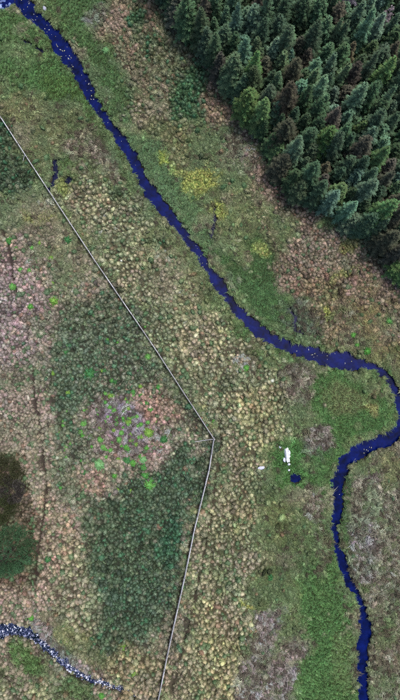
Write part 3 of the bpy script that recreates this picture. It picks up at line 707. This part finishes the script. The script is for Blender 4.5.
# ------------------------------------------------------------------ ferns and bright green clumps
def fern_mesh(seed, n=20):
    rnd = random.Random(seed); V, F, B, Tp = mop(230, .58, .50, .26, .045, rnd, .6, .3)
    for i in range(n):
        a = 2.4 * i + rnd.gauss(0, .25); ln = rnd.uniform(.5, 1.0); bl = rnd.random()
        d = Vector((math.cos(a), math.sin(a), 0)); s = Vector((-math.sin(a), math.cos(a), 0)); up = rnd.uniform(.6, 1.2) * (1 if i % 3 else 1.6)
        def pt(q): return d * (ln * q) + Vector((0, 0, .04 + ln * (up * q - .85 * up * q * q)))
        b0 = len(V)
        for j in range(9): V += [pt(j / 8) - s * .02, pt(j / 8) + s * .02]; B += [bl, bl]; Tp += [.1, .1]
        for j in range(8): F.append((b0 + 2 * j, b0 + 2 * j + 1, b0 + 2 * j + 3, b0 + 2 * j + 2))
        for j in range(1, 9):
            q = j / 8; w = .16 * math.sin(math.pi * min(1, q * .75 + .2)) * (1.05 - q * .6) * rnd.uniform(.8, 1.2)
            for sg in (0, 1):
                p = b0 + 2 * j + sg; pp = V[p]; e = pp + s * (1 if sg else -1) * w + d * w * .35 - Vector((0, 0, w * rnd.uniform(0, .5))); m = pp + d * .055; c = len(V)
                V += [e, m]; F.append((p, c, c + 1)); B += [bl] * 2; Tp += [q * .6 + .2, q * .4]
    return from_arrays('fern_%d' % seed, V, F, {'blade': B, 'tip': Tp})
FERNS = [fern_mesh(500 + k) for k in range(4)]
for f in FERNS: f.materials.append(M_NEEDLE)
HOL = 'small bright green fern clump among the purple heather left of the fence bend'
PNK = 'small green fern clump in the pinkish grass left of the upper fence'
LST = [(q, HOL, 'ferns in the heather hollow') for q in
       [(111, 396, 4), (106, 402, 3), (110, 407, 3), (133, 392, 3), (84, 424, 4), (81, 432, 3), (100, 428, 3), (114, 430, 3), (101, 439, 4), (119, 439, 4), (104, 447, 4), (111, 450, 3), (127, 447, 4),
        (148, 422, 3), (141, 424, 3), (131, 434, 3), (131, 440, 3), (141, 395, 3), (133, 463, 4), (144, 467, 4), (128, 402, 3), (137, 416, 3), (88, 409, 2.5), (128, 424, 2.5), (151, 410, 4), (122, 446, 2.5), (136, 444, 3), (124, 411, 2.5), (141, 456, 3)]]
LST += [(q, PNK, 'ferns in the pinkish grass') for q in [(17, 249, 3), (51, 258, 3), (21, 270, 3.5), (30, 271, 3.5), (40, 243, 3), (32, 248, 3), (52, 283, 3), (13, 287, 4.5), (31, 307, 4), (10, 241, 4.5), (38, 262, 2.5)]]
_r = random.Random(9)
LST += [((_r.gauss(122, 26), _r.gauss(424, 26), _r.uniform(1.8, 3.4)), HOL, 'ferns in the heather hollow') for _ in range(64)]
LST += [((_r.uniform(60, 120), _r.uniform(440, 490), _r.uniform(1.6, 2.8)), 'tiny green fern tuft in grey grass left of the lower rush bed', 'fern tufts left of the lower rush bed') for _ in range(12)]
LST += [((_r.uniform(62, 150), _r.uniform(325, 400), _r.uniform(1.6, 2.6)), 'tiny green fern tuft scattered in the upper rush bed', 'fern tufts in the upper rush bed') for _ in range(14)]
LST += [((150, 484, 7), 'large bright green fern clump at the top of the lower rush bed', None), ((100, 464, 7), 'large pale green fern clump on the left of the heather hollow', None),
        ((149, 432, 6), 'large fern clump on the right side of the heather hollow', None), ((143, 459, 5), 'pale green fern clump just below the heather hollow', None),
        ((145, 475, 5), 'green fern clump directly above the largest one by the rushes', None), ((115, 475, 4), 'lone fern clump in grey grass left of the rush bed', None),
        ((83, 472, 4), 'dark green fern clump beside the pink grass patch', None), ((164, 439, 5), 'dark green fern clump nearest the fence bend', None), ((127, 460, 5), 'dark green fern clump below the middle of the heather hollow', None),
        ((91, 374, 8), 'broad dark green bush-like clump in the upper rush bed', None), ((115, 381, 3.5), 'small clump right of the broad dark green one', None), ((105, 371, 3), 'tiny clump touching the broad dark green one', None),
        ((54, 301, 6), 'largest bright green clump in the pinkish grass above the upper rush bed', None), ((68, 240, 5), 'dark green clump close to the middle of the upper fence', None), ((95, 315, 3), 'small pale clump in the upper rush bed', None),
        ((159, 387, 4), 'green clump left of the fence above its bend', None), ((148, 357, 4), 'green clump in the rushes close to the fence', None), ((53, 373, 3), 'small green clump left of the upper rush bed', None), ((68, 393, 4), 'yellowish green clump at the lower end of the upper rush bed', None),
        ((66, 352, 3.5), 'small dark green clump at the left rim of the upper rush bed', None), ((97, 574, 3), 'small yellow green clump in the lower rush bed', None), ((124, 647, 4), 'green clump at the foot of the lower rush bed', None),
        ((135, 674, 4), 'green clump in tan grass right of the rocky rill', None), ((102, 695, 4), 'green clump at the bottom edge below the rill', None), ((48, 559, 4), 'dark round clump right of the lone spruce', None),
        ((389, 321, 5), 'bright green clump by the right edge of the picture', None), ((353, 335, 4), 'green clump above the stream where it widens', None), ((357, 345, 3), 'small green clump just above the stream bank', None), ((367, 351, 5), 'green clump on the upper bank of the stream bend', None),
        ((106, 51, 4), 'pale green clump right of the upper stream', None), ((246, 368, 4), 'bright green clump left of the brown heather', None), ((270, 577, 4), 'dark green clump in the lower tussock field', None), ((32, 617, 4), 'green clump directly above the rocky rill', None)]
for (px, py, rr), label, grp in LST:
    x, y = P(px, py); z = float(ground_z(np.array([x]), np.array([y]))[0])
    o = bpy.data.objects.new('fern', random.choice(FERNS)); COL.link(o); o.location = (x, y, z + .06)
    s = rr / PPM * 1.12; o.scale = (s, s, s * random.uniform(.8, 1.1)); o.rotation_euler = (0, 0, random.random() * 6.28)
    dark = 'dark' in label; c = (62, 112, 64) if dark else random.choice([(86, 142, 64), (98, 150, 76), (78, 132, 66), (112, 148, 66)])
    if 'pale' in label: c = (112, 156, 102)
    o.color = (*[float(v) for v in lin(c)], 1); tag(o, label, 'fern', grp)

# ------------------------------------------------------------------ the fence: posts and pale rails, each a piece of its own
def box(name, sx, sy, sz, bev=.012, z0=None):
    bm = bmesh.new(); bmesh.ops.create_cube(bm, size=1)
    for v in bm.verts: v.co = Vector((v.co.x * sx, v.co.y * sy, v.co.z * sz + (z0 or 0)))
    bmesh.ops.bevel(bm, geom=bm.edges[:], offset=bev, segments=1, affect='EDGES')
    me = bpy.data.meshes.new(name); bm.to_mesh(me); bm.free(); return me
def gz(x, y): return float(ground_z(np.array([x]), np.array([y]))[0])
FLINE = [(-14, 94), (0, 115.5), (39, 175), (95, 260), (155, 347.5), (214, 438)]; FLINE2 = [(214, 438), (209, 470), (195, 526), (184, 580), (170, 642), (158, 701), (154, 722)]
fence = empty('post_and_rail_fence', (*P(214, 438), gz(*P(214, 438))))
tag(fence, 'long pale weathered post and rail fence bending in the middle of the moor', 'fence')
base = Vector(fence.location)
m_post = box('post', .14, .14, 1.7, .015, .85 - .35); m_post.materials.append(M_POST)
m_corner = box('corner_post', .22, .22, 2.0, .02, 1.0 - .4); m_corner.materials.append(M_POST)
posts = []
for li, fl in enumerate((FLINE, FLINE2)):
    w = walk(fl, 2.6 * PPM)
    if li == 0: w = w[:-1] + [fl[-1]] if math.hypot(w[-1][0] - 214, w[-1][1] - 438) < 8 else w + [fl[-1]]
    posts.append([Vector((*P(*q), gz(*P(*q)))) for q in w])
for li, ps in enumerate(posts):
    for i, p in enumerate(ps):
        if li == 1 and i == 0: continue
        last = li == 0 and i == len(ps) - 1
        o = mesh_ob('corner_post' if last else 'post', m_corner if last else m_post, None, fence); o.location = p - base
        o.rotation_euler = (random.gauss(0, .03), random.gauss(0, .03), random.gauss(1, .1))
    for a, b in zip(ps, ps[1:]):
        d = b - a; side = Vector((d.y, -d.x, 0)).normalized() * .09
        for hgt, wd, th in ((1.22, .14, .06), (.80, .04, .13), (.42, .04, .13)):
            L = d.length - .02; key = 'rail_%d_%d' % (round(L * 50), round(hgt * 100))
            me = bpy.data.meshes.get(key)
            if me is None: me = box(key, L, wd, th, .008); me.materials.append(M_RAIL)
            o = mesh_ob('rail', me, None, fence)
            o.location = (a + b) / 2 - base + Vector((0, 0, hgt + random.gauss(0, .012))) + (side if hgt < 1 else Vector())
            o.rotation_euler = (0, -math.atan2(d.z, math.hypot(d.x, d.y)), math.atan2(d.y, d.x) + random.gauss(0, .004))
cp = posts[0][-1]
for tgt in ((192, 442),):
    e = Vector((*P(*tgt), gz(*P(*tgt)) + .12)); top = cp + Vector((0, 0, 1.15)); d = e - top
    me = box('brace', d.length, .11, .11, .012); me.materials.append(M_RAIL)
    o = mesh_ob('brace', me, None, fence); o.location = (e + top) / 2 - base; o.rotation_euler = d.to_track_quat('X', 'Z').to_euler()
q = Vector((*P(26, 156), gz(*P(26, 156)))); e = Vector((*P(23, 161), gz(*P(23, 161)) + .1)); top = q + Vector((0, 0, 1.0)); d = e - top
me = box('brace_short', d.length, .1, .1, .012); me.materials.append(M_RAIL)
o = mesh_ob('brace', me, None, fence); o.location = (e + top) / 2 - base; o.rotation_euler = d.to_track_quat('X', 'Z').to_euler()

# ------------------------------------------------------------------ stones
def stone_mesh(seed, sub=2, rough=.28):
    rnd = random.Random(seed); bm = bmesh.new(); bmesh.ops.create_icosphere(bm, subdivisions=sub, radius=1)
    off = Vector((rnd.random() * 50, rnd.random() * 50, rnd.random() * 50))
    from mathutils import noise
    for v in bm.verts:
        k = 1 + rough * noise.noise(v.co * 1.3 + off) * 2 + rough * .5 * noise.noise(v.co * 3.1 + off)
        v.co *= k
    for i in range(4):                 # a few broken faces
        nrm = Vector((rnd.gauss(0, 1), rnd.gauss(0, 1), rnd.gauss(0, 1))).normalized(); c = rnd.uniform(.6, .85)
        for v in bm.verts:
            t = v.co.dot(nrm)
            if t > c: v.co -= nrm * (t - c) * .85
    me = bpy.data.meshes.new('stone_%d' % seed); bm.to_mesh(me); bm.free(); me.materials.append(M_STONE); return me
STONES = [stone_mesh(700 + k) for k in range(5)]
def put_stone(name, x, y, z, s, c, label, cat='stone', group=None, me=None, rz=None):
    o = bpy.data.objects.new(name, me or random.choice(STONES)); COL.link(o); o.location = (x, y, z); o.scale = s
    o.rotation_euler = (random.gauss(0, .2), random.gauss(0, .2), random.random() * 6.28 if rz is None else rz); o.color = (*c, 1)
    return tag(o, label, cat, group)
def in_band(line, w, n, t0, t1, rnd):
    out = []
    pts = walk(line, 1.0); m = len(pts)
    for _ in range(n):
        i = int((t0 + (t1 - t0) * rnd.random()) * (m - 2)); a, b = pts[i], pts[i + 1]
        o = rnd.gauss(0, w * .30); out.append((a[0] - (b[1] - a[1]) * o, a[1] + (b[0] - a[0]) * o))
    return out
rnd = random.Random(77)
for px, py in in_band(RILL_LINE, 13, 290, .14, .93, rnd):
    x, y = P(px, py); s = rnd.uniform(.06, .13) * (1.0 + .5 * math.exp(-((px - 60) / 40) ** 2)); v = rnd.choice([(.8, .82, .9), (.5, .54, .72), (.34, .36, .52), (.22, .24, .4), (.95, .95, .98)])
    put_stone('rill_stone', x, y, WATER_Z + .10 + s * .2, (s * rnd.uniform(.8, 1.4), s, s * .7), v, 'pale stone lying in the rocky rill at the bottom left', 'stone', 'stones of the rocky rill')
gv, gf = [], []
for px, py in in_band(RILL_LINE, 20, 1900, .04, .97, rnd):      # the fine gravel between the stones
    x, y = P(px, py); z = max(WATER_Z, gz(x, y)) if False else WATER_Z + .05; r = rnd.uniform(.03, .08); b0 = len(gv)
    for k in range(6): gv.append((x + math.cos(k * 1.047) * r * rnd.uniform(.7, 1.3), y + math.sin(k * 1.047) * r * rnd.uniform(.7, 1.3), z))
    gv.append((x, y, z + r * .7)); gf += [(b0 + k, b0 + (k + 1) % 6, b0 + 6) for k in range(6)]
gr_o = tag(mesh_ob('rill_gravel', from_arrays('rill_gravel', gv, gf), M_STONE), 'fine pale gravel between the stones of the rocky rill', 'gravel', kind='stuff'); gr_o.color = (.34, .38, .56, 1)
MID = [((a[0] + b[0]) / 2, (a[1] + b[1]) / 2) for a, b in zip(LEFT, RIGHT)]
for t0, t1, n in ((.06, .20, 62), (.20, .30, 10), (.36, .44, 14), (.52, .60, 16), (.70, .78, 12)):
    for px, py in in_band(MID, 11, n, t0, t1, rnd):
        x, y = P(px, py)
        if float(water_sd(np.array([x]), np.array([y]))[0][0]) > -.2: continue
        s = rnd.uniform(.04, .09); put_stone('stream_stone', x, y, WATER_Z + .02, (s * rnd.uniform(1, 2.2), s, s * .7), rnd.choice([(.55, .52, .32), (.45, .43, .36), (.6, .58, .5)]), 'small pale stone breaking the surface of the winding stream', 'stone', 'stones in the winding stream')
for k in range(16):
    x, y = P(rnd.uniform(-6, 10), rnd.uniform(-3, 8)); s = rnd.uniform(.1, .3)
    put_stone('corner_stone', x, y, WATER_Z + .08, (s * 1.3, s, s * .7), rnd.choice([(.22, .32, .62), (.5, .6, .85), (.15, .2, .4)]), 'bluish stone in the water of the top left corner', 'stone', 'stones in the corner pool')
for px, py, s in ((45, 9, .45), (44, 13, .3), (48, 22, .35)):
    x, y = P(px, py); put_stone('bank_stone', x, y, gz(x, y) + .1, (s, s * .8, s * .6), (.55, .55, .62), {45: 'larger grey boulder on the right bank near the top of the stream', 44: 'small grey stone just below the larger boulder on the bank', 48: 'dark grey stone in the bank notch by the upper stream'}[px], 'boulder')
# the white rock above the pool, its trickle of chips, and a flat slab left of it
bigm = stone_mesh(801, 4, .5)
x, y = P(287, 455); put_stone('white_rock', x, y, gz(x, y) + .28, (.46, 1.08, .4), (.98, .98, .96), 'large jagged white rock in green grass above the small pool', 'rock', None, bigm, .12)
for px, py, s, lb in ((284, 459, .3, 'white chip leaning on the lower left of the white rock'), (289, 464, .22, 'pale chip below the white rock'), (289, 470, .2, 'pale chip between the white rock and the pool'), (280, 447, .22, 'grey stone above left of the white rock')):
    x, y = P(px, py); put_stone('rock_chip', x, y, gz(x, y) + .12, (s, s * 1.2, s * .7), (.85, .87, .92), lb, 'stone')
x, y = P(261, 467); put_stone('flat_slab', x, y, gz(x, y) + .22, (.72, .26, .22), (.86, .84, .98), 'flat lilac grey slab at the left tip of the green grass', 'stone', None, STONES[2], .05)
